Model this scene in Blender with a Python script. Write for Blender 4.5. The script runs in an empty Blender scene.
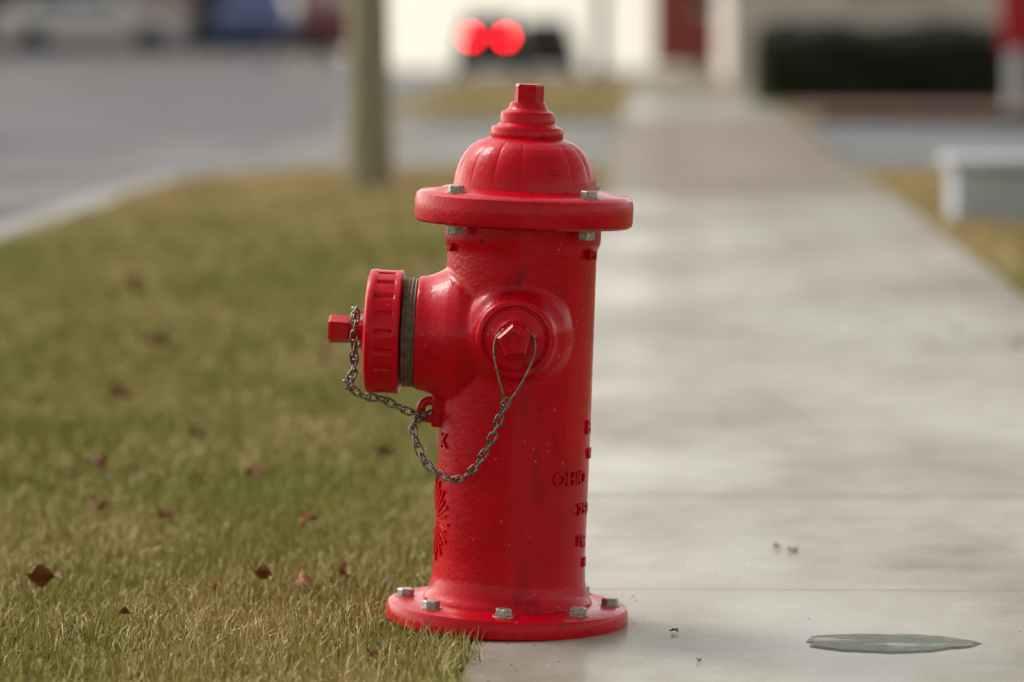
import bpy, bmesh, math, random
import numpy as np
from mathutils import Vector, Matrix
random.seed(7); rng=np.random.default_rng(7)
sc=bpy.context.scene
R=math.radians

# ---------------------------------------------------------------- materials
def newmat(name):
    m=bpy.data.materials.new(name); m.use_nodes=True
    nt=m.node_tree; b=nt.nodes['Principled BSDF']
    return m,nt,b
def N(nt,t,**k):
    n=nt.nodes.new(t)
    for a,v in k.items(): setattr(n,a,v)
    return n
def coords(nt,scale=(1,1,1)):
    tc=N(nt,'ShaderNodeTexCoord'); mp=N(nt,'ShaderNodeMapping')
    mp.inputs['Scale'].default_value=scale
    nt.links.new(tc.outputs['Object'],mp.inputs['Vector'])
    return mp.outputs['Vector']
def noise(nt,vec,scale,detail=3,rough=.55):
    n=N(nt,'ShaderNodeTexNoise'); n.inputs['Scale'].default_value=scale
    n.inputs['Detail'].default_value=detail; n.inputs['Roughness'].default_value=rough
    nt.links.new(vec,n.inputs['Vector']); return n.outputs['Fac']
def ramp(nt,fac,stops,interp='LINEAR'):
    r=N(nt,'ShaderNodeValToRGB'); r.color_ramp.interpolation=interp
    el=r.color_ramp.elements
    while len(el)<len(stops): el.new(.5)
    for e,(p,c) in zip(el,stops):
        e.position=p; e.color=(c,c,c,1) if isinstance(c,(int,float)) else (*c,1)
    nt.links.new(fac,r.inputs['Fac']); return r.outputs['Color']
def mix(nt,fac,a,b,blend='MIX'):
    m=N(nt,'ShaderNodeMix',data_type='RGBA',blend_type=blend)
    for s,v in ((0,fac),(6,a),(7,b)):
        if isinstance(v,(int,float)): m.inputs[s].default_value=v
        elif isinstance(v,tuple): m.inputs[s].default_value=(*v,1)
        else: nt.links.new(v,m.inputs[s])
    return m.outputs[2]
def bump(nt,b,h,strength=.3,dist=.01):
    n=N(nt,'ShaderNodeBump'); n.inputs['Strength'].default_value=strength
    n.inputs['Distance'].default_value=dist
    nt.links.new(h,n.inputs['Height']); nt.links.new(n.outputs['Normal'],b.inputs['Normal'])
def L(nt,a,b): nt.links.new(a,b)

def simple(name,col,rough=.6,metal=0,var=.15,scale=8,bmp=.1):
    m,nt,b=newmat(name); v=coords(nt)
    f=noise(nt,v,scale,3)
    d=tuple(c*(1-var) for c in col); e=tuple(min(1,c*(1+var)) for c in col)
    L(nt,ramp(nt,f,[(.3,d),(.7,e)]),b.inputs['Base Color'])
    b.inputs['Roughness'].default_value=rough; b.inputs['Metallic'].default_value=metal
    bump(nt,b,f,bmp,.005)
    return m

def mat_paint():
    m,nt,b=newmat('hydrant_red_paint'); v=coords(nt)
    big=noise(nt,v,9,4,.6)
    base=ramp(nt,big,[(.3,(.44,.0002,.006)),(.55,(.54,.0003,.010)),(.75,(.61,.0008,.016))])
    g=noise(nt,coords(nt,(1,1,.35)),26,6,.7)
    gm=ramp(nt,g,[(.56,0.0),(.69,.60)])
    c=mix(nt,gm,base,(.16,.001,.006))
    ch=noise(nt,v,75,4,.75); chm=ramp(nt,ch,[(.690,0.0),(.715,1.0)])
    c=mix(nt,chm,c,(.045,.010,.009))
    # thin horizontal rub marks
    sc_=noise(nt,coords(nt,(1,1,5)),30,3,.6); scm=ramp(nt,sc_,[(.685,0.0),(.71,.8)])
    c=mix(nt,scm,c,(.09,.010,.012))
    sp=N(nt,'ShaderNodeTexVoronoi'); sp.inputs['Scale'].default_value=85; L(nt,v,sp.inputs['Vector'])
    gate=noise(nt,v,14,2)
    s1=ramp(nt,sp.outputs['Distance'],[(.10,1.0),(.16,0.0)])
    s2=ramp(nt,gate,[(.55,0.0),(.62,.8)])
    sm=mix(nt,1.0,s1,s2,'MULTIPLY')
    c=mix(nt,sm,c,(.50,.16,.16))
    L(nt,c,b.inputs['Base Color'])
    L(nt,ramp(nt,g,[(.3,.26),(.7,.42)]),b.inputs['Roughness'])
    b.inputs['Specular IOR Level'].default_value=.10
    b.inputs['Coat Weight'].default_value=.26; b.inputs['Coat Roughness'].default_value=.09
    h=mix(nt,.35,noise(nt,v,160,2),noise(nt,v,38,2))
    h=mix(nt,chm,h,(0.2,0.2,0.2))
    bump(nt,b,h,.40,.0024)
    cb=N(nt,'ShaderNodeBump'); cb.inputs['Strength'].default_value=.25; cb.inputs['Distance'].default_value=.002
    L(nt,h,cb.inputs['Height']); L(nt,cb.outputs[0],b.inputs['Coat Normal'])
    return m
M_RED=mat_paint()
M_STEEL=simple('galvanised_steel',(.36,.33,.29),.42,.7,.4,220,.3)
M_CHAIN=simple('chain_steel',(.21,.195,.17),.33,.85,.5,300,.3)
M_BRASS=simple('weathered_brass',(.20,.165,.11),.5,.35,.4,120,.3)
M_GASKET=simple('rubber',(.02,.02,.02),.7)

def mat_concrete(name,tint=(.40,.385,.35),wet=.75,dark=(.66,.62,.56)):
    m,nt,b=newmat(name); v=coords(nt)
    big=noise(nt,coords(nt,(1,.45,1)),1.5,5,.6)
    mid=noise(nt,v,11,5,.65); fine=noise(nt,v,230,2,.6)
    d=tuple(c*k for c,k in zip(tint,dark)); e=tuple(c*1.10 for c in tint)
    c=ramp(nt,big,[(.32,d),(.48,tuple(.45*x+.55*y for x,y in zip(d,e))),(.64,e)])
    c2=ramp(nt,mid,[(.3,(.82,.79,.74)),(.65,(1.0,1.0,1.0))])
    c=mix(nt,1.0,c,c2,'MULTIPLY')
    c3=ramp(nt,fine,[(.3,.76),(.7,1.0)])
    c=mix(nt,1.0,c,c3,'MULTIPLY')
    pit=N(nt,'ShaderNodeTexVoronoi'); pit.inputs['Scale'].default_value=70; L(nt,v,pit.inputs['Vector'])
    pm=ramp(nt,pit.outputs['Distance'],[(.07,.7),(.13,0.0)])
    gate=ramp(nt,mid,[(.52,0.0),(.6,1.0)])
    c=mix(nt,mix(nt,1.0,pm,gate,'MULTIPLY'),c,(.08,.065,.045))
    L(nt,c,b.inputs['Base Color'])
    b.inputs['Roughness'].default_value=.75; b.inputs['Specular IOR Level'].default_value=.15
    if wet>0:
        w=noise(nt,coords(nt,(1.0,.4,1)),1.4,4,.55)
        wm=mix(nt,.25,w,mid)
        L(nt,ramp(nt,wm,[(.38,0.10*wet),(.60,wet)]),b.inputs['Coat Weight'])
        L(nt,ramp(nt,mid,[(.3,.13),(.7,.28)]),b.inputs['Coat Roughness'])
        b.inputs['Coat IOR'].default_value=1.33
    h=mix(nt,.4,fine,mid)
    bump(nt,b,h,.4,.004)
    return m
M_CONC=mat_concrete('wet_concrete',(.355,.335,.285),.60)
M_CONC2=mat_concrete('damp_brown_concrete',(.265,.222,.175),.15)
M_CURB=mat_concrete('kerb_concrete',(.40,.39,.36),0)
def mat_asphalt(name,col=(.098,.091,.096),w0=.0,w1=.22):
    m,nt,b=newmat(name); v=coords(nt)
    f=noise(nt,v,90,3,.7); big=noise(nt,v,.5,4)
    c=ramp(nt,f,[(.3,tuple(x*.6 for x in col)),(.75,tuple(x*1.5 for x in col))])
    c=mix(nt,1.0,c,ramp(nt,big,[(.35,.70),(.65,1.0)]),'MULTIPLY')
    L(nt,c,b.inputs['Base Color'])
    b.inputs['Roughness'].default_value=.75; b.inputs['Specular IOR Level'].default_value=.2
    L(nt,ramp(nt,big,[(.42,w0),(.6,w1)]),b.inputs['Coat Weight']); b.inputs['Coat Roughness'].default_value=.22; b.inputs['Coat IOR'].default_value=1.33
    bump(nt,b,f,.6,.006); return m
M_ASPH=mat_asphalt('wet_asphalt')
def mat_ground():
    m,nt,b=newmat('lawn_soil'); v=coords(nt)
    f=noise(nt,v,60,5,.7); big=noise(nt,v,1.1,4)
    c=ramp(nt,f,[(.3,(.07,.055,.024)),(.55,(.17,.135,.055)),(.75,(.28,.22,.11))])
    g=ramp(nt,big,[(.4,(.9,1.0,.8)),(.65,(1.0,.92,.84))])
    c=mix(nt,1.0,c,g,'MULTIPLY')
    L(nt,c,b.inputs['Base Color']); b.inputs['Roughness'].default_value=.95
    b.inputs['Specular IOR Level'].default_value=.1
    bump(nt,b,f,.8,.02); return m
M_SOIL=mat_ground()
def mat_grass():
    m,nt,b=newmat('grass_blades')
    a=N(nt,'ShaderNodeAttribute',attribute_name='tone')
    sep=N(nt,'ShaderNodeSeparateColor'); L(nt,a.outputs['Color'],sep.inputs['Color'])
    green=ramp(nt,sep.outputs['Green'],[(0,(.13,.140,.016)),(.5,(.27,.265,.040)),(1,(.42,.385,.09))])
    tan=ramp(nt,sep.outputs['Green'],[(0,(.34,.235,.085)),(.5,(.56,.42,.18)),(1,(.76,.61,.33))])
    big=noise(nt,coords(nt,(1,.5,1)),2.2,4)
    th=N(nt,'ShaderNodeMath',operation='MULTIPLY_ADD'); L(nt,big,th.inputs[0]); th.inputs[1].default_value=2.4
    L(nt,sep.outputs['Red'],th.inputs[2])
    ad=N(nt,'ShaderNodeMath',operation='ADD'); L(nt,th.outputs[0],ad.inputs[0]); L(nt,sep.outputs['Blue'],ad.inputs[1])
    s=N(nt,'ShaderNodeMath',operation='MULTIPLY_ADD'); L(nt,ad.outputs[0],s.inputs[0]); s.inputs[1].default_value=2.0; s.inputs[2].default_value=-3.35; s.use_clamp=True
    c=mix(nt,s.outputs[0],green,tan)
    L(nt,c,b.inputs['Base Color']); b.inputs['Roughness'].default_value=.5
    b.inputs['Specular IOR Level'].default_value=.3
    return m
M_GRASS=mat_grass()

# ---------------------------------------------------------------- helpers
def mkobj(name,verts,faces,mat=None,parent=None,smooth=None,loc=None):
    me=bpy.data.meshes.new(name); me.from_pydata([tuple(v) for v in verts],[],faces); me.update()
    bm=bmesh.new(); bm.from_mesh(me); bmesh.ops.remove_doubles(bm,verts=bm.verts,dist=1e-6)
    bmesh.ops.recalc_face_normals(bm,faces=bm.faces); bm.to_mesh(me); bm.free()
    o=bpy.data.objects.new(name,me); sc.collection.objects.link(o)
    if mat: me.materials.append(mat)
    if smooth:
        me.shade_smooth(); me.set_sharp_from_angle(angle=R(smooth))
    if parent: o.parent=parent
    if loc: o.location=loc
    return o
def empty(name,loc=(0,0,0),rot=(0,0,0)):
    e=bpy.data.objects.new(name,None); e.location=loc; e.rotation_euler=rot
    sc.collection.objects.link(e); e.empty_display_size=.2; return e
def lathe_data(prof,seg=96,rf=None,M=None,rot=0):
    V=[];F=[]
    for i,(r,z) in enumerate(prof):
        for j in range(seg):
            t=2*math.pi*j/seg+rot
            rr=r if rf is None else rf(i,r,z,t)
            v=Vector((rr*math.cos(t),rr*math.sin(t),z))
            V.append(M@v if M else v)
    for i in range(len(prof)-1):
        for j in range(seg):
            a=i*seg+j;b=i*seg+(j+1)%seg
            F.append((a,b,b+seg,a+seg))
    F.append(tuple(range(seg-1,-1,-1))); n=(len(prof)-1)*seg
    F.append(tuple(range(n,n+seg)))
    return V,F
def lathe(name,prof,mat,parent=None,seg=96,rf=None,M=None,smooth=35,rot=0):
    V,F=lathe_data(prof,seg,rf,M,rot); return mkobj(name,V,F,mat,parent,smooth)
class Acc:
    def __init__(s): s.V=[];s.F=[]
    def add(s,V,F):
        o=len(s.V); s.V+=list(V); s.F+=[tuple(i+o for i in f) for f in F]
    def box(s,x0,x1,y0,y1,z0,z1):
        s.add([(x0,y0,z0),(x1,y0,z0),(x1,y1,z0),(x0,y1,z0),(x0,y0,z1),(x1,y0,z1),(x1,y1,z1),(x0,y1,z1)],
              [(0,3,2,1),(4,5,6,7),(0,1,5,4),(1,2,6,5),(2,3,7,6),(3,0,4,7)])
    def obj(s,name,mat,parent=None,smooth=None): return mkobj(name,s.V,s.F,mat,parent,smooth)
def bevel(o,w,seg=2):
    m=o.modifiers.new('bevel','BEVEL'); m.width=w; m.segments=seg; m.limit_method='ANGLE'; return o

def sstep(a,b,x):
    t=min(1,max(0,(x-a)/(b-a))); return t*t*(3-2*t)
def dip(x,y):
    # the street runs over a crest about 50 m away and falls gently downhill
    if y<=50: return 0
    u=x/y
    return -.0145*(y-50)*sstep(-.090,-.076,u)*(1-sstep(.006,.02,u))

# ================================================================ HYDRANT
HX,HY=-.1955,5.13
HYD=empty('fire_hydrant',(HX,HY,0),(0,R(2.4),0))
ZP=.386; ZH=.395
def body_part():
    acc=[]
    prof=[(.0,.018),(.116,.018),(.114,.034),(.107,.044),(.1035,.062),(.102,.09),(.1015,.3),(.1,.46),(.0995,.504),(.1045,.516),(.1045,.540),(.0,.540)]
    acc.append(lathe_data([(max(r,1e-4),z) for r,z in prof],96))
    Mp=Matrix.Translation((0,0,ZP))@Matrix.Rotation(R(-90),4,'Y')
    pr=[(1e-4,.0),(.098,.0),(.098,.078),(.0925,.093),(.085,.106),(.080,.116),(.077,.126),(.0765,.136),(1e-4,.136)]
    acc.append(lathe_data(pr,96,M=Mp))
    Mh=Matrix.Translation((0,0,ZH))@Matrix.Rotation(R(90),4,'X')
    pr=[(1e-4,.0),(.074,.0),(.074,.080),(.066,.096),(.058,.104),(.053,.110),(.0525,.118),(1e-4,.118)]
    acc.append(lathe_data(pr,96,M=Mh))
    Ms=Matrix.Translation((0,0,ZH))@Matrix.Rotation(R(-90),4,'X')   # opposite hose outlet
    acc.append(lathe_data(pr,96,M=Ms))
    V=[];F=[]
    for v,f in acc:
        o=len(V); V+=v; F+=[tuple(i+o for i in q) for q in f]
    o=mkobj('barrel',V,F,M_RED,HYD,60)
    m=o.modifiers.new('remesh','REMESH'); m.mode='VOXEL'; m.voxel_size=.0026; m.use_smooth_shade=True
    s=o.modifiers.new('smooth','SMOOTH'); s.factor=.5; s.iterations=9
    return o
body_part()
lathe('base_flange',[(.001,0),(.158,0),(.1625,.004),(.163,.020),(.160,.0265),(.152,.0295),(.119,.0315),(.001,.0315)],M_RED,HYD,128)
lathe('bonnet_flange',[(.001,.5375),(.112,.5375),(.141,.538),(.1450,.5410),(.1460,.546),(.1460,.568),(.1440,.575),(.139,.579),(.118,.581),(.108,.585),(.001,.585)],M_RED,HYD,128)
dome=[(.001,.575),(.0975,.575),(.0965,.583),(.0955,.590),(.0942,.600),(.0918,.610),(.0880,.6205),(.0822,.631),(.0742,.6405),(.064,.6475),(.055,.651),(.0500,.6525),(.001,.6525)]
dn=[]
for k in range(len(dome)-1):
    a,b=dome[k],dome[k+1]
    for s in range(3): dn.append((a[0]+(b[0]-a[0])*s/3,a[1]+(b[1]-a[1])*s/3))
dn.append(dome[-1])
def rf_d(i,r,z,t):
    w=sstep(.586,.612,z)*sstep(.045,.07,r)
    g=abs(math.sin(t*8+.25))**.35
    return r-(1-g)*.0018*w
lathe('bonnet',dn,M_RED,HYD,512,rf_d,smooth=60)
lathe('operating_nut_collar',[(.001,.648),(.0470,.649),(.0485,.652),(.0485,.664),(.0465,.6675),(.041,.669),(.0385,.671),(.0365,.6725),(.0365,.684),(.0345,.6875),(.028,.690),(.025,.694),(.0235,.700),(.001,.700)],M_RED,HYD,96)
lathe('operating_nut',[(.001,.694),(.0205,.694),(.0205,.7215),(.0185,.7245),(.001,.7245)],M_RED,HYD,5,smooth=20,rot=R(-54-18+12))
Mp=Matrix.Translation((0,0,ZP))@Matrix.Rotation(R(-90),4,'Y')
thr=[(.001,.132)]+[((.0745 if k%2 else .0718),.135+.0024*k) for k in range(9)]+[(.001,.157)]
lathe('pumper_thread_ring',thr,M_BRASS,HYD,96,M=Mp)
capp=[(.001,.1560),(.0815,.1560),(.0832,.158),(.0832,.163),(.0826,.1645),(.0826,.167),(.0826,.187),(.0826,.190),(.0832,.1915),(.0832,.197),(.0815,.2005),(.074,.2035),(.050,.2045),(.030,.2075),(.0235,.212),(.001,.212)]
def rf_c(i,r,z,t):
    if 5<=i<=6:
        ph=(t*20/(2*math.pi))%1
        e=min(sstep(0,.14,ph),1-sstep(.26,.40,ph))
        return r-.0034*e
    return r
lathe('pumper_cap',capp,M_RED,HYD,560,rf_c,M=Mp,smooth=40)
lathe('pumper_cap_nut',[(.001,.21),(.0105,.21),(.0105,.226),(.0180,.2265),(.0190,.229),(.0200,.252),(.0180,.2545),(.001,.2545)],M_RED,HYD,5,M=Mp,smooth=20,rot=R(17))
lathe('pumper_cap_shaft',[(.001,.208),(.0155,.208),(.0135,.216),(.0125,.228),(.001,.228)],M_RED,HYD,32,M=Mp)
for nm,ang in (('hose_cap',90),('hose_cap_rear',-90)):
    Mh=Matrix.Translation((0,0,ZH))@Matrix.Rotation(R(ang),4,'X')
    lathe(nm,[(.001,.112),(.0500,.112),(.0522,.1145),(.0526,.128),(.0515,.1320),(.0485,.1345),(.0440,.1352),(.0415,.1325),(.0400,.1328),(.0385,.1362),(.032,.1378),(.0270,.1405),(.0250,.1430),(.001,.1430)],M_RED,HYD,96,M=Mh)
    lathe(nm+'_nut',[(.001,.142),(.0200,.142),(.0240,.1465),(.0225,.172),(.0195,.1760),(.0130,.1765),(.011,.1745),(.001,.1745)],M_RED,HYD,5,M=Mh,smooth=20,rot=R(18+8))
def bolt(acc,x,y,z,r,h,rot,up=1,washer=True):
    if washer:
        V,F=lathe_data([(r*1.0,0),(r*1.25,0),(r*1.25,.0022*up),(r*.9,.0022*up)],20,M=Matrix.Translation((x,y,z))); acc.add(V,F)
    V,F=lathe_data([(r*.9,.001*up),(r,.0025*up),(r,(h-.0015)*up),(r*.88,h*up),(r*.001,h*up)],6,M=Matrix.Translation((x,y,z)),rot=rot); acc.add(V,F)
ba=Acc()
for k in range(8):
    t=R(45*k-90); bolt(ba,.1375*math.cos(t),.1375*math.sin(t),.0295,.0115,.0110,random.random()*2)
ba.obj('base_bolts',M_STEEL,HYD,25)
bb=Acc()
for k in range(4):
    t=R(45+90*k); x,y=.123*math.cos(t),.123*math.sin(t)
    bolt(bb,x,y,.5795,.0112,.0105,random.random()*2)
    bolt(bb,x,y,.5385,.0112,.013,random.random()*2,-1)
bb.obj('bonnet_bolts',M_STEEL,HYD,25)
lg=Acc()
def torus(acc,c,Rr,r,ax='Y',n=28,m=10,sy=1.0):
    V=[];F=[]
    for i in range(n):
        a=2*math.pi*i/n
        for j in range(m):
            b=2*math.pi*j/m
            q=(Rr+r*math.cos(b)); p=Vector((q*math.cos(a),r*sy*math.sin(b),q*math.sin(a)))
            V.append(p+Vector(c))
    for i in range(n):
        for j in range(m):
            F.append((i*m+j,i*m+(j+1)%m,((i+1)%n)*m+(j+1)%m,((i+1)%n)*m+j))
    acc.add(V,F)
torus(lg,(-.114,-.014,.285),.0120,.0062,sy=.9)
lo=lg.obj('chain_lug',M_RED,HYD,60)
lk=Acc(); lk.box(-.112,-.088,-.022,-.006,.262,.312); bevel(lk.obj('chain_lug_bracket',M_RED,HYD,60),.004,3)

# chains
def catmull(P,n=24):
    P=[Vector(p) for p in P]; P=[P[0]*2-P[1]]+P+[P[-1]*2-P[-2]]; out=[]
    for i in range(1,len(P)-2):
        for s in range(n):
            t=s/n; p0,p1,p2,p3=P[i-1:i+3]
            out.append(.5*((2*p1)+(-p0+p2)*t+(2*p0-5*p1+4*p2-p3)*t*t+(-p0+3*p1-3*p2+p3)*t**3))
    out.append(P[-2]); return out
def tube(acc,pts,r,m=8,closed=False):
    n=len(pts); V=[];F=[]; up=None
    for i,p in enumerate(pts):
        a=pts[(i-1)%n] if (closed or i>0) else p; b=pts[(i+1)%n] if (closed or i<n-1) else p
        t=(b-a).normalized()
        if up is None: up=t.orthogonal().normalized()
        up=(up-t*up.dot(t)).normalized(); s=t.cross(up)
        for j in range(m):
            q=2*math.pi*j/m; V.append(p+up*r*math.cos(q)+s*r*math.sin(q))
    for i in range(n if closed else n-1):
        for j in range(m):
            F.append((i*m+j,i*m+(j+1)%m,((i+1)%n)*m+(j+1)%m,((i+1)%n)*m+j))
    acc.add(V,F)
def chain(acc,P,pitch=.0128,length=.0180,width=.0108,wire=.00155,tw0=0.3):
    pts=catmull(P); d=[0]
    for i in range(1,len(pts)): d.append(d[-1]+(pts[i]-pts[i-1]).length)
    n=int(d[-1]/pitch)
    def at(s):
        s=max(0,min(d[-1],s))
        for i in range(1,len(d)):
            if d[i]>=s:
                t=(s-d[i-1])/max(1e-9,d[i]-d[i-1]); return pts[i-1].lerp(pts[i],t)
        return pts[-1]
    for k in range(n+1):
        s=k*d[-1]/n; c=at(s); t=(at(s+.004)-at(s-.004)).normalized()
        ref=Vector((0,-1,0)); 
        if abs(t.dot(ref))>.9: ref=Vector((0,0,1))
        u=(ref-t*ref.dot(t)).normalized(); w=t.cross(u)
        a=tw0+(math.pi/2)*(k%2)+random.uniform(-.25,.25)
        uu=u*math.cos(a)+w*math.sin(a); ww=t.cross(uu)
        hl=length/2-width/2; loop=[]
        for q in range(20):
            an=2*math.pi*q/20; cx=math.cos(an)*width/2+(hl if math.cos(an)>=0 else -hl); cy=math.sin(an)*width/2
            tws=ww*.0012*math.sin(an*2)
            loop.append(c+t*cx+uu*cy*.9+tws)
        tube(acc,loop,wire,6,True)
c2=Acc()
dz=.005
chain(c2,[(x,y,z+dz) for x,y,z in [(-.118,-.026,.275),(-.133,-.05,.2595),(-.118,-.068,.2214),(-.0955,-.083,.2032),(-.0709,-.098,.1984),(-.0472,-.111,.2161),(-.0282,-.124,.2509),(-.0161,-.134,.2863),(-.0088,-.141,.306)]])
c2.obj('hose_cap_chain',M_CHAIN,HYD,60)
c1=Acc()
chain(c1,[(-.2236,-.018,.316),(-.2165,-.025,.338),(-.2185,-.028,.362),(-.2185,-.025,.392),(-.2195,-.010,.412),(-.2195,.012,.410),(-.2185,.022,.385),(-.2195,.016,.35),(-.2215,.0,.322)])
chain(c1,[(-.2240,-.018,.314),(-.205,-.015,.300),(-.178,-.022,.297),(-.1504,-.028,.286),(-.135,-.026,.281),(-.120,-.020,.276)])
c1.obj('pumper_cap_chain',M_CHAIN,HYD,60)
wl=Acc()
pa=[(-.0095,-.143,.309),(-.014,-.149,.328),(-.021,-.153,.352),(-.0265,-.151,.377),(-.0245,-.1475,.396),(-.015,-.1445,.409)]
pb=[(-.0075,-.143,.309),(.006,-.149,.330),(.018,-.153,.354),(.0265,-.151,.381),(.0240,-.1475,.400),(.014,-.1445,.411)]
tube(wl,catmull(pa,12),.0014,8); tube(wl,catmull(pb,12),.0014,8)
wl.obj('hose_cap_wire_loop',M_CHAIN,HYD,60)

# embossed lettering, wrapped on the barrel
def emboss(txt,size,ang,z,rad=.1005,depth=.0042,vert=False):
    cu=bpy.data.curves.new('t','FONT'); cu.body=txt; cu.size=size; cu.extrude=.5; cu.align_x='CENTER'; cu.align_y='CENTER'
    cu.offset=size*.018
    o=bpy.data.objects.new('t',cu); sc.collection.objects.link(o)
    me=bpy.data.meshes.new_from_object(o); bpy.data.objects.remove(o)
    V=[]
    for v in me.vertices:
        x,y,zz=v.co
        a=R(ang)+x/rad; r=rad+(depth if zz>0 else -.002)
        V.append((r*math.sin(a),-r*math.cos(a),z+y))
    F=[tuple(p.vertices) for p in me.polygons]
    bpy.data.meshes.remove(me); return V,F
em=Acc()
for t,s,a,z in (('OHIO',.025,52,.206),('B',.027,74,.272),('250',.022,70,.163),('6',.022,74,.118),('19',.020,66,.121),
                   ('K',.028,-64,.247),('M',.020,80,.236),('W',.015,-64,.505),('PSI',.016,64,.502),('H',.018,78,.09)):
    V,F=emboss(t,s,a,z,rad=.1035 if z>.48 else .1005); em.add(V,F)
for k in range(17):
    a0=R(-76); zc=.140; th=R(-20+200*k/16)
    for (r0,r1) in ((.012,.056 if k%2 else .048),):
        pts=[]
        for rr in (r0,r1):
            for sgn in (-1,1):
                w=.0007+.0009*(rr/r1)
                x=rr*math.sin(th)*.75+sgn*w*math.cos(th); z=zc+rr*math.cos(th)-sgn*w*math.sin(th)
                pts.append((x,z))
        V=[];
        for dd in (-.001,.0034):
            for x,z in pts:
                a=a0+x/.101; r=.101+dd; V.append((r*math.sin(a),-r*math.cos(a),z))
        em.add(V,[(4,5,7,6),(0,4,6,2),(1,3,7,5),(2,6,7,3),(0,1,5,4)])
eo=em.obj('embossed_lettering',M_RED,HYD)
lathe('base_gasket',[(.001,-.02),(.152,-.02),(.152,.0015),(.001,.0015)],M_GASKET,HYD,64)

# ================================================================ GROUND
def sheet(name,xs,ys,z,mat,fan=False,thick=None):
    V=[];F=[];nx=len(xs)
    for y in ys:
        for x in xs:
            X=x*y if fan else x
            V.append((X,y,z+dip(X,y)))
    for j in range(len(ys)-1):
        for i in range(nx-1):
            a=j*nx+i; F.append((a,a+1,a+1+nx,a+nx))
    me=bpy.data.meshes.new(name); me.from_pydata(V,[],F); me.materials.append(mat)
    o=bpy.data.objects.new(name,me); sc.collection.objects.link(o); me.shade_smooth(); return o
lin=lambda a,b,n:[a+(b-a)*i/(n-1) for i in range(n)]
M_FAR=simple('dormant_field',(.16,.14,.085),.95,0,.3,.6,.3)
yrows=lin(-40,50,10)+lin(55,120,14)+lin(140,400,14)+[500,700,1000]
V=[];F=[];us=sorted(set(lin(-2.5,2.5,40)+lin(-.12,.06,61)))
for y in yrows:
    s=max(y,60)
    for u in us:
        X=u*s; V.append((X,y,-.14+dip(X,y)))
n=len(us)
for j in range(len(yrows)-1):
    for i in range(n-1):
        a=j*n+i; F.append((a,a+1,a+1+n,a+n))
me=bpy.data.meshes.new('ground'); me.from_pydata(V,[],F); me.materials.append(M_FAR)
g=bpy.data.objects.new('ground',me); sc.collection.objects.link(g); me.shade_smooth()
sheet('road',lin(-15,-2.5,14),lin(-30,50,9)+lin(54,150,25)+lin(160,300,15),-.12,M_ASPH)
M_LINE=simple('faded_road_paint',(.30,.25,.11),.7,0,.3,20)
M_WLINE=simple('faded_white_paint',(.45,.45,.43),.6,0,.3,20)
sheet('centre_line',[-8.55,-8.43],lin(-30,50,9)+lin(54,150,25),-.116,M_LINE)
sheet('parking_line',[-4.9,-4.8],lin(-30,18,9),-.116,M_WLINE)
sheet('cross_street',lin(-2.5,30,14),lin(47.5,56,6),-.118,M_ASPH)
M_DRV=mat_concrete('driveway_concrete',(.20,.19,.175),.15)
mkobj('driveway',[(-2.55,18.0,-.113),(-2.55,31.2,-.113),(-.24,31.2,.002-.01),(-.24,18.0,.002-.01)],[(0,1,2,3)],M_DRV)
sheet('driveway.001',lin(1.09,16,8),lin(20.3,28,4),.000,mat_asphalt('driveway_asphalt',(.16,.16,.165)))

def slab(name,poly,z1,z0,mat):
    n=len(poly); V=[(x,y,z1) for x,y in poly]+[(x,y,z0) for x,y in poly]
    F=[tuple(range(n))]+[(i,(i+1)%n,n+(i+1)%n,n+i) for i in range(n)]
    return mkobj(name,V,F,mat)
def arc(cx,cy,r,a0,a1,n=12): return [(cx+r*math.cos(R(a0+(a1-a0)*i/n)),cy+r*math.sin(R(a0+(a1-a0)*i/n))) for i in range(n+1)]
SE=-.236   # sidewalk left edge
lawnA=[(-2.34,-10)]+arc(-.54,18.6,1.8,180,100)+[(SE,20.45),(SE,-10)]
slab('lawn',lawnA,-.008,-.139,M_SOIL)
lawnB=[(SE,30.0)]+arc(-.64,31.7,1.7,265,180)+[(-2.34,44)]+arc(-1.14,45.0,1.2,180,95)+[(SE,46.3)]
slab('lawn.001',lawnB,-.008,-.139,M_SOIL)
slab('lawn.002',[(1.085,-10),(1.085,20.2),(40,20.2),(40,-10)],-.012,-.139,M_SOIL)
slab('lawn.003',[(1.085,28.1),(1.085,47.3),(40,47.3),(40,28.1)],-.012,-.139,M_SOIL)
def curb(name,path,w=.19,z1=.004,z0=-.139):
    n=len(path); V=[];F=[]
    for i,(x,y) in enumerate(path):
        a=Vector(path[max(0,i-1)]); b=Vector(path[min(n-1,i+1)]); t=(b-a).normalized(); nn=Vector((-t.y,t.x))
        for off,z in ((0,z0),(0,z1),(w*.86,z1),(w,z1-.02),(w+.02,z0)):
            V.append((x+nn.x*off,y+nn.y*off,z))
    for i in range(n-1):
        for j in range(4): F.append((i*5+j,i*5+j+1,i*5+5+j+1,i*5+5+j))
    return mkobj(name,V,F,M_CURB,None,30)
curb('kerb',[(-2.343,-10),(-2.343,5),(-2.343,12)]+arc(-.54,18.6,1.803,180,100))
curb('kerb.001',arc(-.64,31.7,1.703,265,180)+[(-2.343,38),(-2.343,44)]+arc(-1.14,45.0,1.203,180,95))
slab('sidewalk_far_side',[(-18,-30),(-18,78),(-15,78),(-15,-30)],.0,-.139,M_CURB)
sw=Acc(); sw2=Acc(); y=5.44-1.07*14; x0,x1=SE,1.075
while y<47:
    y2=y+1.07
    (sw2 if (17.0<y<29.3 or y>36) else sw).box(x0+random.uniform(0,.002),x1,y+.0018,y2-.0018,-.10,random.uniform(-.0006,.0006))
    y=y2
SWE=empty('sidewalk')
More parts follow.
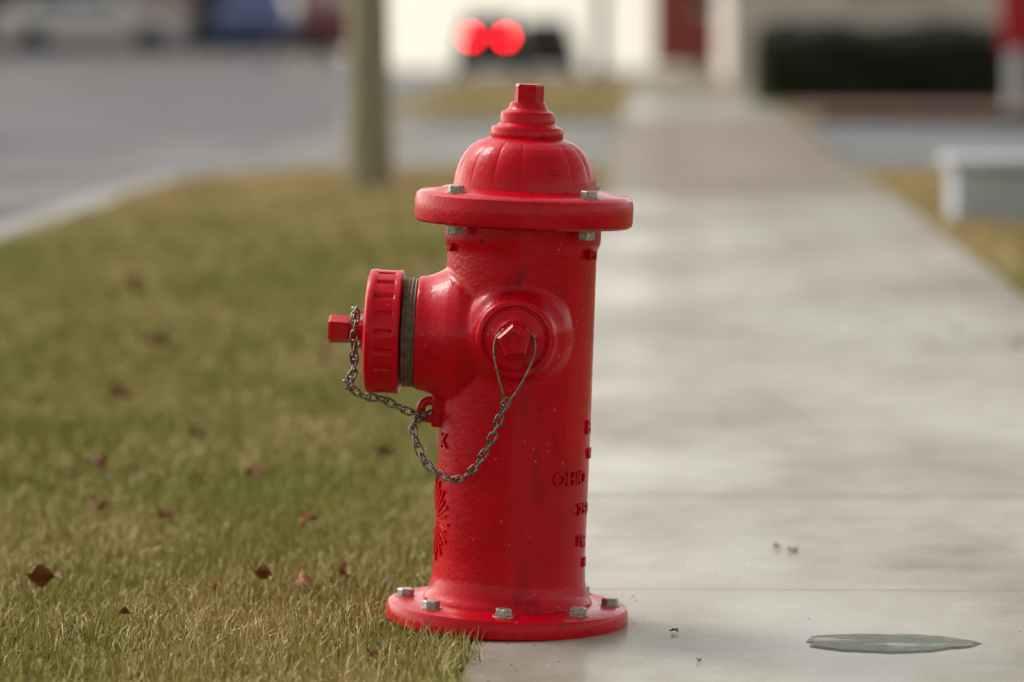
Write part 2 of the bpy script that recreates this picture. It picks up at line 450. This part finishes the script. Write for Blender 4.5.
bevel(sw.obj('panels',M_CONC,SWE),.003,2); bevel(sw2.obj('driveway_panels',M_CONC2,SWE),.004,2)
slab('sidewalk_bedding',[(SE+.01,-9),(SE+.01,47.2),(1.07,47.2),(1.07,-9)],-.007,-.137,simple('joint_dirt',(.15,.13,.10),.9,0,.3,60))

# ---------------- grass
def blades(P,h,w,lean,bend=1.0):
    n=len(P); ang=rng.uniform(0,2*np.pi,n); wd=np.stack([np.cos(ang),np.sin(ang),np.zeros(n)],1)
    la=rng.uniform(0,2*np.pi,n); ld=np.stack([np.cos(la),np.sin(la),np.zeros(n)],1)
    h=h[:,None]; w=w[:,None]; le=(lean)[:,None]
    up=np.array([[0,0,1.]])
    b0=P-wd*w/2; b1=P+wd*w/2
    mid=P+up*h*.55*np.cos(le*.6)+ld*h*.55*np.sin(le*.6)
    tip=mid+up*h*.5*np.cos(le*1.6)+ld*h*.5*np.sin(le*1.6)
    m0=mid-wd*w*.42; m1=mid+wd*w*.42
    return np.stack([b0,b1,m1,m0,tip],1).reshape(-1,3)
def grass_obj(name,regions,mat):
    allv=[];tones=[]
    for (x0,x1,y0,y1,dens,hs,ws,z,mask) in regions:
        n=int((x1-x0)*(y1-y0)*dens)
        P=np.stack([rng.uniform(x0,x1,n),rng.uniform(y0,y1,n),np.full(n,z)],1)
        cl=np.sin(P[:,0]*37+np.sin(P[:,1]*29)*2)*np.sin(P[:,1]*31+np.sin(P[:,0]*23)*2)
        keep=mask(P)&(rng.uniform(0,1,n)<.72+.28*cl); P=P[keep]; cl=cl[keep]; n=len(P)
        dry=rng.uniform(0,1,n)
        h=hs*(rng.uniform(.55,1.15,n)+.15*cl); w=ws*rng.uniform(.6,1.25,n)
        tall=rng.uniform(0,1,n)<.04; h=np.where(tall,h*1.45,h)
        lean=np.abs(rng.normal(0,.5,n))+.08; lean=np.where(dry>.75,lean+.35,lean)
        allv.append(blades(P,h,w,lean)); 
        far=np.clip((P[:,1]-12.5)/6,0,1)*.75+np.clip((6.4-P[:,1])/2,0,1)*.30+(P[:,0]>0)*.45
        t=np.stack([dry,rng.uniform(0,1,n),far,np.ones(n)],1)
        tones.append(np.repeat(t,5,0))
    V=np.concatenate(allv); T=np.concatenate(tones); nb=len(V)//5
    me=bpy.data.meshes.new(name); me.vertices.add(len(V)); me.vertices.foreach_set('co',V.astype(np.float32).ravel())
    base=np.arange(nb)[:,None]*5
    loops=np.concatenate([base+0,base+1,base+2,base+3,base+3,base+2,base+4],1).astype(np.int32).ravel()
    me.loops.add(len(loops)); me.loops.foreach_set('vertex_index',loops)
    st=(np.arange(nb)[:,None]*7+np.array([[0,4]])).astype(np.int32).ravel()
    me.polygons.add(nb*2); me.polygons.foreach_set('loop_start',st)
    me.update(calc_edges=True); me.validate()
    at=me.color_attributes.new('tone','FLOAT_COLOR','POINT'); at.data.foreach_set('color',T.astype(np.float32).ravel())
    me.materials.append(mat); o=bpy.data.objects.new(name,me); sc.collection.objects.link(o)
    print('blades',name,nb); return o
def edge(P,amp=.012):
    y=P[:,1]; return SE+.006+amp*(np.sin(y*21)+.7*np.sin(y*47+1)+.5*np.sin(y*93))
def maskN(P):
    d=np.hypot(P[:,0]-HX,P[:,1]-HY)
    return (P[:,0]<edge(P))&(d>.160)
def maskA(P):
    x,y=P[:,0],P[:,1]
    ok=(x>-2.33)&(x<edge(P,.01))&(y<20.3)
    cor=(y>18.6)&(x<-.54)
    return ok&(~cor|(np.hypot(x+.54,y-18.6)<1.79))
al=lambda P:np.ones(len(P),bool)
grass_obj('grass',[
 (-1.15,-.20,4.3,6.4,38000,.034,.0019,-.010,maskN),
 (-1.75,-.22,6.4,9.0,15000,.035,.0031,-.010,maskN),
 (-2.33,-.22,9.0,13,5200,.038,.0052,-.010,maskN),
 (-2.33,-.22,13,20.4,2600,.040,.0080,-.010,maskA),
 (-2.33,-1.15,4.3,6.4,5000,.032,.0040,-.010,maskN),
 (-2.33,-1.75,6.4,9.0,4000,.034,.0045,-.010,maskN),
],M_GRASS)
grass_obj('grass.001',[(-2.2,-.25,31.5,45,900,.045,.013,-.010,al)],M_GRASS)
grass_obj('grass.002',[(1.075,3.2,5,20.1,2200,.045,.008,-.014,al),(1.09,6,33.8,47,400,.05,.014,-.014,al)],M_GRASS)

# ---------------- fallen leaves
M_LEAF,nt,b=newmat('dead_leaf'); v=coords(nt)
L(nt,ramp(nt,noise(nt,v,22,4),[(.3,(.075,.026,.010)),(.55,(.21,.070,.022)),(.75,(.32,.15,.055))]),b.inputs['Base Color']); b.inputs['Roughness'].default_value=.6; b.inputs['Specular IOR Level'].default_value=.2
lv=Acc()
def leaf(x,y,z,s,rot,tilt):
    M=Matrix.Translation((x,y,z))@Matrix.Rotation(rot,4,'Z')@Matrix.Rotation(tilt,4,'X')
    out=[]; n=36; ph=random.uniform(0,6)
    for i in range(n):
        a=2*math.pi*i/n
        r=s*(.78+.16*abs(math.cos(2.5*a))+.07*math.sin(11*a+ph)+.05*random.random())
        c=.45*s*math.sin(a*2+ph)+.20*s*math.sin(a*3+rot)
        out.append((r*math.cos(a),r*math.sin(a)*.72,c*.8+.12*s*random.random()))
    mid=[(p[0]*.55,p[1]*.55,p[2]*.15+random.uniform(-.05,.05)*s) for p in out]
    V=[M@Vector(p) for p in [(0,0,0)]+mid+out]
    F=[]
    for i in range(n):
        j=(i+1)%n; F.append((0,1+i,1+j)); F.append((1+i,1+n+i,1+n+j,1+j))
    lv.add(V,F)
    st=[M@Vector((s*.6+s*.12*k,.04*s*k*k*.3,.05*s)) for k in range(5)]; tube(lv,st,.0008,5)
for (x,y,s,tl) in ((-.492,5.34,.026,.95),(-.548,5.40,.017,1.0),(-.435,5.41,.019,.9),(-.852,5.34,.025,.8),(-.90,6.17,.024,.5),(-.775,6.05,.018,.6),
                   (-.54,5.97,.022,.5),(-.69,6.6,.024,.4),(-.335,7.45,.024,.5),(-.86,7.2,.024,.5),(-.61,5.28,.009,.6),(-.75,8.9,.036,.4),(-1.2,9.2,.036,.4),(-1.1,7.9,.030,.4),(-.95,4.85,.018,.5),
                   (-1.5,11,.05,.4),(-.7,12.2,.045,.3),(-.35,4.75,.010,.6),(-.70,5.05,.010,.6),(-.98,6.7,.028,.5),(-.48,6.9,.020,.5)):
    leaf(x,y,.020+s*.32,s,random.uniform(0,6),tl)
for (x,y,s) in ((.215,5.83,.012),(.19,5.86,.009),(.03,5.05,.006),(.9,9.5,.02),(.78,9.9,.014),(.06,4.82,.005),(.72,11.2,.02)):
    leaf(x,y,.004,s,random.uniform(0,6),.1)
lv.obj('fallen_leaves',M_LEAF,None,40)
gr=Acc()
for i in range(170):
    x=random.uniform(SE,1.0); y=random.uniform(4.5,7.5)
    if random.random()<.5: x=SE+abs(random.gauss(0,.10)); y=random.uniform(4.6,5.4)
    if math.hypot(x-HX,y-HY)<.165: continue
    s=random.uniform(.0006,.0020)
    V=[(x+s*random.uniform(.5,1.3)*dx,y+s*random.uniform(.5,1.3)*dy,.001+s*.7*dz) for dx,dy,dz in ((1,0,0),(-.5,.9,0),(-.5,-.9,0),(0,0,1))]
    gr.add(V,[(0,1,3),(1,2,3),(2,0,3),(0,2,1)])
gr.obj('debris_grit',simple('grit',(.12,.09,.06),.9,0,.5,90))
# shallow puddle, green with algae
M_LID,nt,b=newmat('algae_puddle'); v=coords(nt)
f=noise(nt,v,40,5,.7); f2=noise(nt,coords(nt,(1,2.2,1)),11,4)
c=ramp(nt,f,[(.35,(.045,.058,.032)),(.55,(.085,.098,.055)),(.70,(.16,.155,.095))])
L(nt,c,b.inputs['Base Color']); b.inputs['Roughness'].default_value=.5
b.inputs['Specular IOR Level'].default_value=.1
b.inputs['Coat IOR'].default_value=1.33; b.inputs['Coat Roughness'].default_value=.05
L(nt,ramp(nt,f2,[(.54,.06),(.62,.30)]),b.inputs['Coat Weight']); bump(nt,b,f,.15,.002)
MC=empty('puddle',(.308,4.975,0))
def blob(r,n=120):
    out=[]
    for i in range(n):
        a=2*math.pi*i/n; k=1+.05*math.sin(3*a+1)+.035*math.sin(5*a+2)+.02*math.sin(11*a)+.014*math.sin(23*a+1)
        out.append((r*k*math.cos(a),r*k*.66*math.sin(a)))
    return out
P=blob(.106); mkobj('water',[(x,y,.0022) for x,y in P],[tuple(range(len(P)))],M_LID,MC)
ring=[(x*.995,y*.995,.0018) for x,y in P]+[(x*1.05,y*1.08,.0010) for x,y in P]
nn=len(P); mkobj('damp_edge',ring,[(i,(i+1)%nn,nn+(i+1)%nn,nn+i) for i in range(nn)],mat_concrete('damp_rim',(.19,.175,.14),.3),MC,60)

# ---------------- bare trees
def tree(name,x,y,r0,hfirst,H,seed,mat,lean=(0,0)):
    rd=random.Random(seed); A=Acc(); z0=-.02+dip(x,y)-(.1 if y>46 else 0)
    def br(p,d,l,r,dep):
        n=6; pts=[p]; q=p.copy(); dd=d.copy()
        for i in range(n):
            dd=(dd+Vector((rd.uniform(-1,1),rd.uniform(-1,1),rd.uniform(-.3,.8)))*(.02 if dep==0 else .13)).normalized()
            q=q+dd*l/n; pts.append(q.copy())
        m=20 if dep==0 else (8 if dep==1 else 5)
        up=dd.orthogonal().normalized(); V=[];F=[]
        for i,pp in enumerate(pts):
            rr=r*(1-.55*i/n) if dep else r*(1-.18*i/n)
            if dep==0 and i==0: rr*=1.12
            a=pts[max(0,i-1)];b_=pts[min(n,i+1)];t=(b_-a).normalized(); u=(up-t*up.dot(t)).normalized(); s=t.cross(u)
            for j in range(m):
                an=2*math.pi*j/m; V.append(pp+(u*math.cos(an)+s*math.sin(an))*rr*(1+.03*math.sin(an*5+i)))
        for i in range(n):
            for j in range(m): F.append((i*m+j,i*m+(j+1)%m,(i+1)*m+(j+1)%m,(i+1)*m+j))
        A.add(V,F)
        if dep<4:
            k=5 if dep==0 else (5 if dep<3 else 4)
            for c in range(k):
                f=1.0 if (c==0) else rd.uniform(.45 if dep else .75,1)
                idx=min(n,int(f*n)); az=rd.uniform(0,6.28)+c*1.25; sp=rd.uniform(.35,.8)
                nd=(dd+Vector((math.cos(az),math.sin(az),.25))*sp).normalized()
                br(pts[idx],nd,l*(.62 if dep else .75)*rd.uniform(.7,1.1)*(1 if dep else (H-hfirst)/hfirst*.55),r*(.5 if dep else .6)*rd.uniform(.75,1),dep+1)
    br(Vector((x,y,z0)),Vector((lean[0],lean[1],1)).normalized(),hfirst,r0,0)
    return A.obj(name,mat,None,60)
M_BARK=simple('bark',(.27,.235,.145),.9,0,.35,30,.8)
M_BARK2=simple('dark_bark',(.12,.085,.055),.9,0,.3,20,.6)
tree('bare_tree',-1.315,17.9,.102,2.9,7,3,M_BARK)
tree('bare_tree.001',-1.05,76,.12,2.8,7,5,M_BARK2)

# ---------------- right side: low wall, mulch, hedge, yard sign
wl=Acc(); wl.box(1.18,4.6,15.1,15.55,-.05,.21); wl.box(1.15,4.63,15.07,15.58,.21,.25)
bevel(wl.obj('concrete_retaining_wall',simple('pale_concrete',(.46,.48,.50),.7,0,.12,3,.2)),.012,2)
slab('mulch_bed',[(1.3,28.6),(1.15,36),(1.2,40),(5,40),(5,28.6)],.02,-.1,simple('mulch',(.11,.058,.036),.95,0,.5,40,.8))
eb=Acc(); eb.box(1.22,4.6,28.5,28.62,-.05,.10)
bevel(eb.obj('timber_edging',simple('old_timber',(.11,.065,.04),.8,0,.3,10,.3)),.01)
M_HEDGE,nt,b=newmat('hedge_leaf')
a=N(nt,'ShaderNodeAttribute',attribute_name='tone'); sp=N(nt,'ShaderNodeSeparateColor'); L(nt,a.outputs['Color'],sp.inputs['Color'])
L(nt,ramp(nt,sp.outputs['Red'],[(0,(.012,.020,.008)),(.7,(.034,.045,.018)),(1,(.07,.075,.03))]),b.inputs['Base Color']); b.inputs['Roughness'].default_value=.6
def hedge(name,x0,x1,y0,y1,h,n=26000,ls=.028):
    V=np.zeros((n,4,3))
    P=np.stack([rng.uniform(x0,x1,n),rng.uniform(y0,y1,n),rng.uniform(0,1,n)],1)
    side=rng.integers(0,5,n); j=np.abs(rng.normal(0,.05,n))
    lump=1+.06*np.sin(P[:,0]*5)+.06*np.sin(P[:,1]*4+1)+.03*np.sin(P[:,0]*13+P[:,1]*9)
    ex=np.clip(np.minimum(P[:,0]-x0,x1-P[:,0])/.35,0,1); lump*=.78+.22*np.sqrt(ex)
    P[:,2]*=h*lump
    P[side==0,0]=(x0+j+.05*np.sin(P[:,1]*5+P[:,2]*7))[side==0]; P[side==1,0]=(x1-j)[side==1]
    P[side==2,1]=(y0+j+.06*np.sin(P[:,0]*6+P[:,2]*8))[side==2]; P[side==3,1]=(y1-j)[side==3]; P[side==4,2]=(h*lump-j)[side==4]
    u=rng.normal(0,1,(n,3)); u/=np.linalg.norm(u,axis=1)[:,None]; w=rng.normal(0,1,(n,3)); w-=u*(u*w).sum(1)[:,None]; w/=np.linalg.norm(w,axis=1)[:,None]
    s=ls*rng.uniform(.6,1.4,n)[:,None]
    V[:,0]=P-u*s; V[:,1]=P+w*s*.5; V[:,2]=P+u*s; V[:,3]=P-w*s*.5
    me=bpy.data.meshes.new(name); me.from_pydata(V.reshape(-1,3).tolist(),[],(np.arange(n)[:,None]*4+np.arange(4)).tolist())
    at=me.color_attributes.new('tone','FLOAT_COLOR','POINT'); t=np.repeat(np.stack([rng.uniform(0,1,n)]*3+[np.ones(n)],1),4,0)
    at.data.foreach_set('color',t.astype(np.float32).ravel()); me.materials.append(M_HEDGE)
    o=bpy.data.objects.new(name,me); sc.collection.objects.link(o)
    c=Acc(); c.box(x0+.16,x1-.16,y0+.14,y1-.14,0,h-.16); c.obj('hedge_core',simple('hedge_twigs',(.012,.012,.008),1),o)
    return o
hedge('hedge',.98,3.08,34.2,36.2,.64,30000)
hedge('hedge.001',1.25,4.9,37.6,39.4,.66,24000)
YS=empty('yard_sign',(2.98,30.4,0))
A=Acc(); A.box(-.20,-.08,-.06,.06,-.1,.52); A.box(.46,.58,-.06,.06,-.1,.52); bevel(A.obj('posts',simple('white_post_paint',(.55,.55,.57),.5),YS),.01)
A=Acc(); A.box(-.26,.62,-.05,.05,.52,1.25); bevel(A.obj('panel',simple('red_sign_paint',(.40,.002,.012),.6),YS),.015)
A=Acc(); A.box(-.0,.48,-.058,-.051,.98,1.06); A.box(-.0,.36,-.058,-.051,.88,.92); A.obj('lettering',simple('white_letter',(.7,.7,.7),.5),YS)

# ---------------- buildings
def brick_mat(name,c1,c2,mortar=(.35,.32,.3)):
    m,nt,b=newmat(name); tc=N(nt,'ShaderNodeTexCoord'); mp=N(nt,'ShaderNodeMapping'); mp.inputs['Rotation'].default_value=(R(90),0,0)
    L(nt,tc.outputs['Object'],mp.inputs['Vector']); br=N(nt,'ShaderNodeTexBrick'); L(nt,mp.outputs['Vector'],br.inputs['Vector'])
    br.inputs['Scale'].default_value=4; br.inputs['Color1'].default_value=(*c1,1); br.inputs['Color2'].default_value=(*c2,1); br.inputs['Mortar'].default_value=(*mortar,1)
    br.inputs['Mortar Size'].default_value=.02
    L(nt,br.outputs['Color'],b.inputs['Base Color']); b.inputs['Roughness'].default_value=.85; return m
M_GLASS,nt,b=newmat('window_glass'); b.inputs['Base Color'].default_value=(.04,.045,.05,1); b.inputs['Roughness'].default_value=.08
M_TRIM=simple('pale_trim',(.6,.57,.52),.6)
M_ROOF=simple('roof_dark',(.07,.065,.06),.8)
def building(name,x0,x1,y0,y1,h,wall,ww=1.4,pitch=2.6,sill=.9,wh=1.5,storeys=2,door=None,zb=-.14):
    E=empty(name,((x0+x1)/2,y0,zb)); W=(x1-x0)/2; D=y1-y0
    nwin=max(1,int((2*W-.8)/pitch)); cx=[-W+(2*W)*(i+.5)/nwin for i in range(nwin)]
    sh=h/storeys; wa=Acc(); gl=Acc(); tr=Acc()
    xs=[-W]; 
    for c in cx: xs+= [c-ww/2,c+ww/2]
    xs.append(W)
    for s in range(storeys):
        zb_,zt=s*sh,(s+1)*sh; zs=zb_+sill; ze=min(zs+wh,zt-.3)
        for i in range(len(xs)-1):
            if i%2==0: wa.box(xs[i],xs[i+1],0,.3,zb_,zt)
            else:
                c=(xs[i]+xs[i+1])/2; dr=(door is not None and s==0 and (i//2) in door)
                if not dr: wa.box(xs[i],xs[i+1],0,.3,zb_,zs)
                wa.box(xs[i],xs[i+1],0,.3,ze,zt)
                gl.box(xs[i],xs[i+1],.16,.18,zs if not dr else zb_,ze)
                if not dr: tr.box(xs[i]-.08,xs[i+1]+.08,-.06,.02+.14,zs-.09,zs-.003)
                tr.box(c-.03,c+.03,.10,.158,zs if not dr else zb_,ze-.002)
                tr.box(xs[i]-.08,xs[i+1]+.08,-.03,-.003,ze+.003,ze+.18)
    wa.box(-W,-W+.3,.302,D,0,h); wa.box(W-.3,W,.302,D,0,h); wa.box(-W+.302,W-.302,D-.3,D,0,h)
    wa.obj('walls',wall,E); gl.obj('windows',M_GLASS,E); tr.obj('trim',M_TRIM,E)
    rf=Acc(); rf.box(-W-.25,W+.25,-.25,D+.25,h+.003,h+.35); rf.obj('roof',M_ROOF,E)
    return E
B1=brick_mat('red_brick',(.36,.06,.045),(.28,.045,.035),(.25,.12,.1))
B2=brick_mat('rose_brick',(.56,.40,.35),(.50,.35,.31),(.55,.5,.47))
M_BEIGE=simple('beige_render',(.66,.58,.50),.85,0,.08,2,.1)
building('brick_building',.0,7.5,69,80,6.5,B1,ww=.9,pitch=2.2,sill=1.0)
building('beige_building',1.0,14,50.5,62,4.2,M_BEIGE,ww=1.2,pitch=3.2,sill=1.25,wh=1.2,storeys=1,zb=-.14)
building('storefront_building',-17.5,-8.6,99,110,6.5,B2,ww=2.1,pitch=2.9,sill=.6,wh=1.9,door=[1])
building('storefront_building.001',-30,-17.8,96,108,5.2,M_BEIGE,ww=2.0,pitch=3.0,sill=.7,wh=1.8,storeys=1,door=[2])
M_DT=simple('distant_twigs',(.17,.155,.15),1,0,.3,.3)
def treeline(name,u0,u1,y,h,n=9000):
    X=rng.uniform(u0*y,u1*y,n); yy=y+rng.uniform(-12,12,n)
    top=h*(.7+.2*np.sin(X*.21)+.12*np.sin(X*.57+2)+.07*np.sin(X*1.7)); Z=rng.uniform(0,1,n)**.8*top-1
    V=np.zeros((n,4,3)); s=rng.uniform(.3,.9,n)[:,None]; u=rng.normal(0,1,(n,3)); w=rng.normal(0,1,(n,3)); P=np.stack([X,yy,Z],1)
    V[:,0]=P-u*s*.6;V[:,1]=P+w*s*.3;V[:,2]=P+u*s*.6;V[:,3]=P-w*s*.3
    me=bpy.data.meshes.new(name); me.from_pydata(V.reshape(-1,3).tolist(),[],(np.arange(n)[:,None]*4+np.arange(4)).tolist())
    me.materials.append(M_DT); o=bpy.data.objects.new(name,me); sc.collection.objects.link(o)
treeline('distant_trees',-.34,-.085,190,11)
treeline('distant_trees.001',.02,.34,170,11)

# ---------------- vehicles
def car(name,x,y,col,rot=0,brake=False,suv=False,zoff=None):
    z=-.12+dip(x,y) if zoff is None else zoff
    E=empty(name,(x,y,z),(0,0,rot)); paint=simple(name.replace('.','_')+'_paint',col,.3,.0,.05)
    paint.node_tree.nodes['Principled BSDF'].inputs['Coat Weight'].default_value=.3
    Lh,Wh=2.25,.90; H=1.72 if suv else 1.45
    def loft(name,sec,mat):
        V=[];F=[];m=len(sec[0])
        for s in sec: V+=s
        for i in range(len(sec)-1):
            for j in range(m): F.append((i*m+j,i*m+(j+1)%m,(i+1)*m+(j+1)%m,(i+1)*m+j))
        F.append(tuple(range(m))); F.append(tuple(range((len(sec)-1)*m,len(sec)*m)))
        o=mkobj(name,V,F,mat,E,50); bevel(o,.04,3); return o
    def sec(yy,w,zb,zt,tw=.92):
        return [(-w*.93,yy,zb),(-w,yy,zb+.18),(-w,yy,zt-.22),(-w*tw,yy,zt),(w*tw,yy,zt),(w,yy,zt-.22),(w,yy,zb+.18),(w*.93,yy,zb)]
    rb=1.06 if suv else .92
    loft('body',[sec(-Lh,.82,.36,rb),sec(-Lh+.12,.87,.24,rb+.06),sec(-1.2,Wh,.22,max(1.0,rb)),sec(.9,Wh,.22,.97),sec(1.7,.86,.22,.86),sec(Lh-.08,.80,.26,.74),sec(Lh,.74,.36,.66)],paint)
    yb=-2.1 if suv else -1.75
    loft('cabin',[[(-.78,yb,.95),(-.78,yb+.02,.96),(.78,yb+.02,.96),(.78,yb,.95)],
                  [(-.76,yb+.12,.95),(-.62,yb+.30,H-.06),(.62,yb+.30,H-.06),(.76,yb+.12,.95)],
                  [(-.80,-.3,.95),(-.64,-.3,H),(.64,-.3,H),(.80,-.3,.95)],
                  [(-.80,.35,.95),(-.62,.35,H-.04),(.62,.35,H-.04),(.80,.35,.95)],
                  [(-.76,1.1,.92),(-.74,1.1,.94),(.74,1.1,.94),(.76,1.1,.92)]],paint)
    gl=Acc()
    zt=H-.14
    gl.add([(-.64,yb+.085,1.10),(.64,yb+.085,1.10),(.55,yb+.275,zt),(-.55,yb+.275,zt)],[(0,1,2,3)])
    gl.add([(-.66,1.03,1.0),(.66,1.03,1.0),(.55,.47,zt),(-.55,.47,zt)],[(0,1,2,3)])
    for s in (-1,1):
        gl.add([(s*.80,yb+.35,1.02),(s*.80,-.35,1.02),(s*.675,-.35,zt),(s*.665,yb+.45,zt)],[(0,1,2,3)])
        gl.add([(s*.80,-.27,1.02),(s*.79,.78,1.02),(s*.665,.35,zt),(s*.675,-.27,zt)],[(0,1,2,3)])
    g=gl.obj('windows',M_GLASS,E)
    wh=Acc()
    for sx in (-1,1):
        for yy in (-1.38,1.38):
            Mw=Matrix.Translation((sx*.80,yy,.33))@Matrix.Rotation(R(90),4,'Y')
            V,F=lathe_data([(.05,-.11),(.30,-.11),(.33,-.08),(.33,.08),(.30,.11),(.05,.11)],28,M=Mw); wh.add(V,F)
    wh.obj('wheels',M_GASKET,E,30)
    bp=Acc(); bp.box(-.80,.80,-Lh-.05,-Lh+.15,.34,.52); bevel(bp.obj('rear_bumper',paint,E),.03)
    lm=Acc()
    zl=.98 if suv else .70
    for s in (-1,1): lm.box(s*.46-.07,s*.46+.07,-Lh-.03,-Lh+.06,zl,zl+.13)
    mt,nt,b=newmat(name.replace('.','_')+'_tail_lamp'); b.inputs['Base Color'].default_value=(.35,.01,.01,1)
    if brake:
        b.inputs['Emission Color'].default_value=(1,.004,.02,1); b.inputs['Emission Strength'].default_value=38
    lm.obj('tail_lamps',mt,E)
    pl=Acc(); pl.box(-.26,.26,-Lh-.065,-Lh-.055,.56,.68); pl.obj('number_plate',simple('plate_grey',(.12,.12,.12),.5),E)
    return E
car('parked_car',-4.35,104,(.008,.005,.006),0,True,True)
car('parked_car.001',-3.20,116,(.008,.008,.010),0,False,True)
car('parked_car.002',-9.35,92,(.05,.10,.26),0,False,False)
car('parked_car.003',-8.15,97,(.16,.03,.02),0,False,False)
car('parked_car.004',-13.2,91,(.6,.6,.6),R(-90),False,False)
car('parked_car.005',-15.6,93,(.03,.03,.03),0,False,True)

# ================================================================ SKY / LIGHT
EL,AZ=R(46),R(-60)
w=bpy.data.worlds.new('World'); sc.world=w; w.use_nodes=True; nt=w.node_tree
bg=nt.nodes['Background']
tc=N(nt,'ShaderNodeTexCoord'); sp=N(nt,'ShaderNodeSeparateXYZ'); L(nt,tc.outputs['Generated'],sp.inputs[0])
mx=N(nt,'ShaderNodeMath',operation='MAXIMUM'); L(nt,sp.outputs['Z'],mx.inputs[0]); mx.inputs[1].default_value=.02
cb=N(nt,'ShaderNodeCombineXYZ'); L(nt,sp.outputs['X'],cb.inputs[0]); L(nt,sp.outputs['Y'],cb.inputs[1]); L(nt,mx.outputs[0],cb.inputs[2])
sky=N(nt,'ShaderNodeTexSky'); sky.sky_type='NISHITA'; sky.sun_disc=False; sky.sun_elevation=EL; sky.sun_rotation=AZ
sky.dust_density=4; sky.air_density=1.0
L(nt,cb.outputs[0],sky.inputs['Vector'])
hs=N(nt,'ShaderNodeHueSaturation'); hs.inputs['Saturation'].default_value=.12; L(nt,sky.outputs[0],hs.inputs['Color'])
# overcast haze: thin cloud brightens the dome, most of all low over the street (+Y)
mr=N(nt,'ShaderNodeMapRange'); L(nt,mx.outputs[0],mr.inputs[0]); mr.inputs[1].default_value=.02; mr.inputs[2].default_value=.30; mr.inputs[3].default_value=4.7; mr.inputs[4].default_value=1.85
yr=N(nt,'ShaderNodeMapRange'); L(nt,sp.outputs['Y'],yr.inputs[0]); yr.inputs[1].default_value=-.6; yr.inputs[2].default_value=1.0; yr.inputs[3].default_value=.62; yr.inputs[4].default_value=1.15
ml=N(nt,'ShaderNodeMath',operation='MULTIPLY'); L(nt,mr.outputs[0],ml.inputs[0]); L(nt,yr.outputs[0],ml.inputs[1])
wz=N(nt,'ShaderNodeMapRange'); L(nt,mx.outputs[0],wz.inputs[0]); wz.inputs[1].default_value=.02; wz.inputs[2].default_value=.25; wz.inputs[3].default_value=0; wz.inputs[4].default_value=1
tint=mix(nt,wz.outputs[0],(1.06,1.0,.86),(1.01,1.0,.965))
vm=N(nt,'ShaderNodeVectorMath',operation='SCALE'); L(nt,mix(nt,1.0,hs.outputs[0],tint,'MULTIPLY'),vm.inputs[0]); L(nt,ml.outputs[0],vm.inputs['Scale'])
L(nt,vm.outputs[0],bg.inputs['Color']); bg.inputs['Strength'].default_value=.12
sd=bpy.data.lights.new('sun','SUN'); sd.energy=1.2; sd.angle=R(18); sd.color=(1,.97,.92)
so=bpy.data.objects.new('sun',sd); sc.collection.objects.link(so)
D=Vector((math.sin(AZ)*math.cos(EL),math.cos(AZ)*math.cos(EL),math.sin(EL)))
so.rotation_euler=D.to_track_quat('Z','Y').to_euler()

sc.view_settings.view_transform='Standard'; sc.view_settings.look='None'; sc.view_settings.exposure=0

# ================================================================ CAMERA
cd=bpy.data.cameras.new('camera'); co=bpy.data.objects.new('camera',cd); sc.collection.objects.link(co)
cd.sensor_width=36; cd.lens=3850/1024*36; cd.clip_start=.1; cd.clip_end=3000
co.location=(0,0,.82); co.rotation_euler=(R(90-4.89),0,R(2.1))
cd.dof.use_dof=True; cd.dof.focus_distance=5.06; cd.dof.aperture_fstop=2.7; cd.dof.aperture_blades=0
sc.camera=co
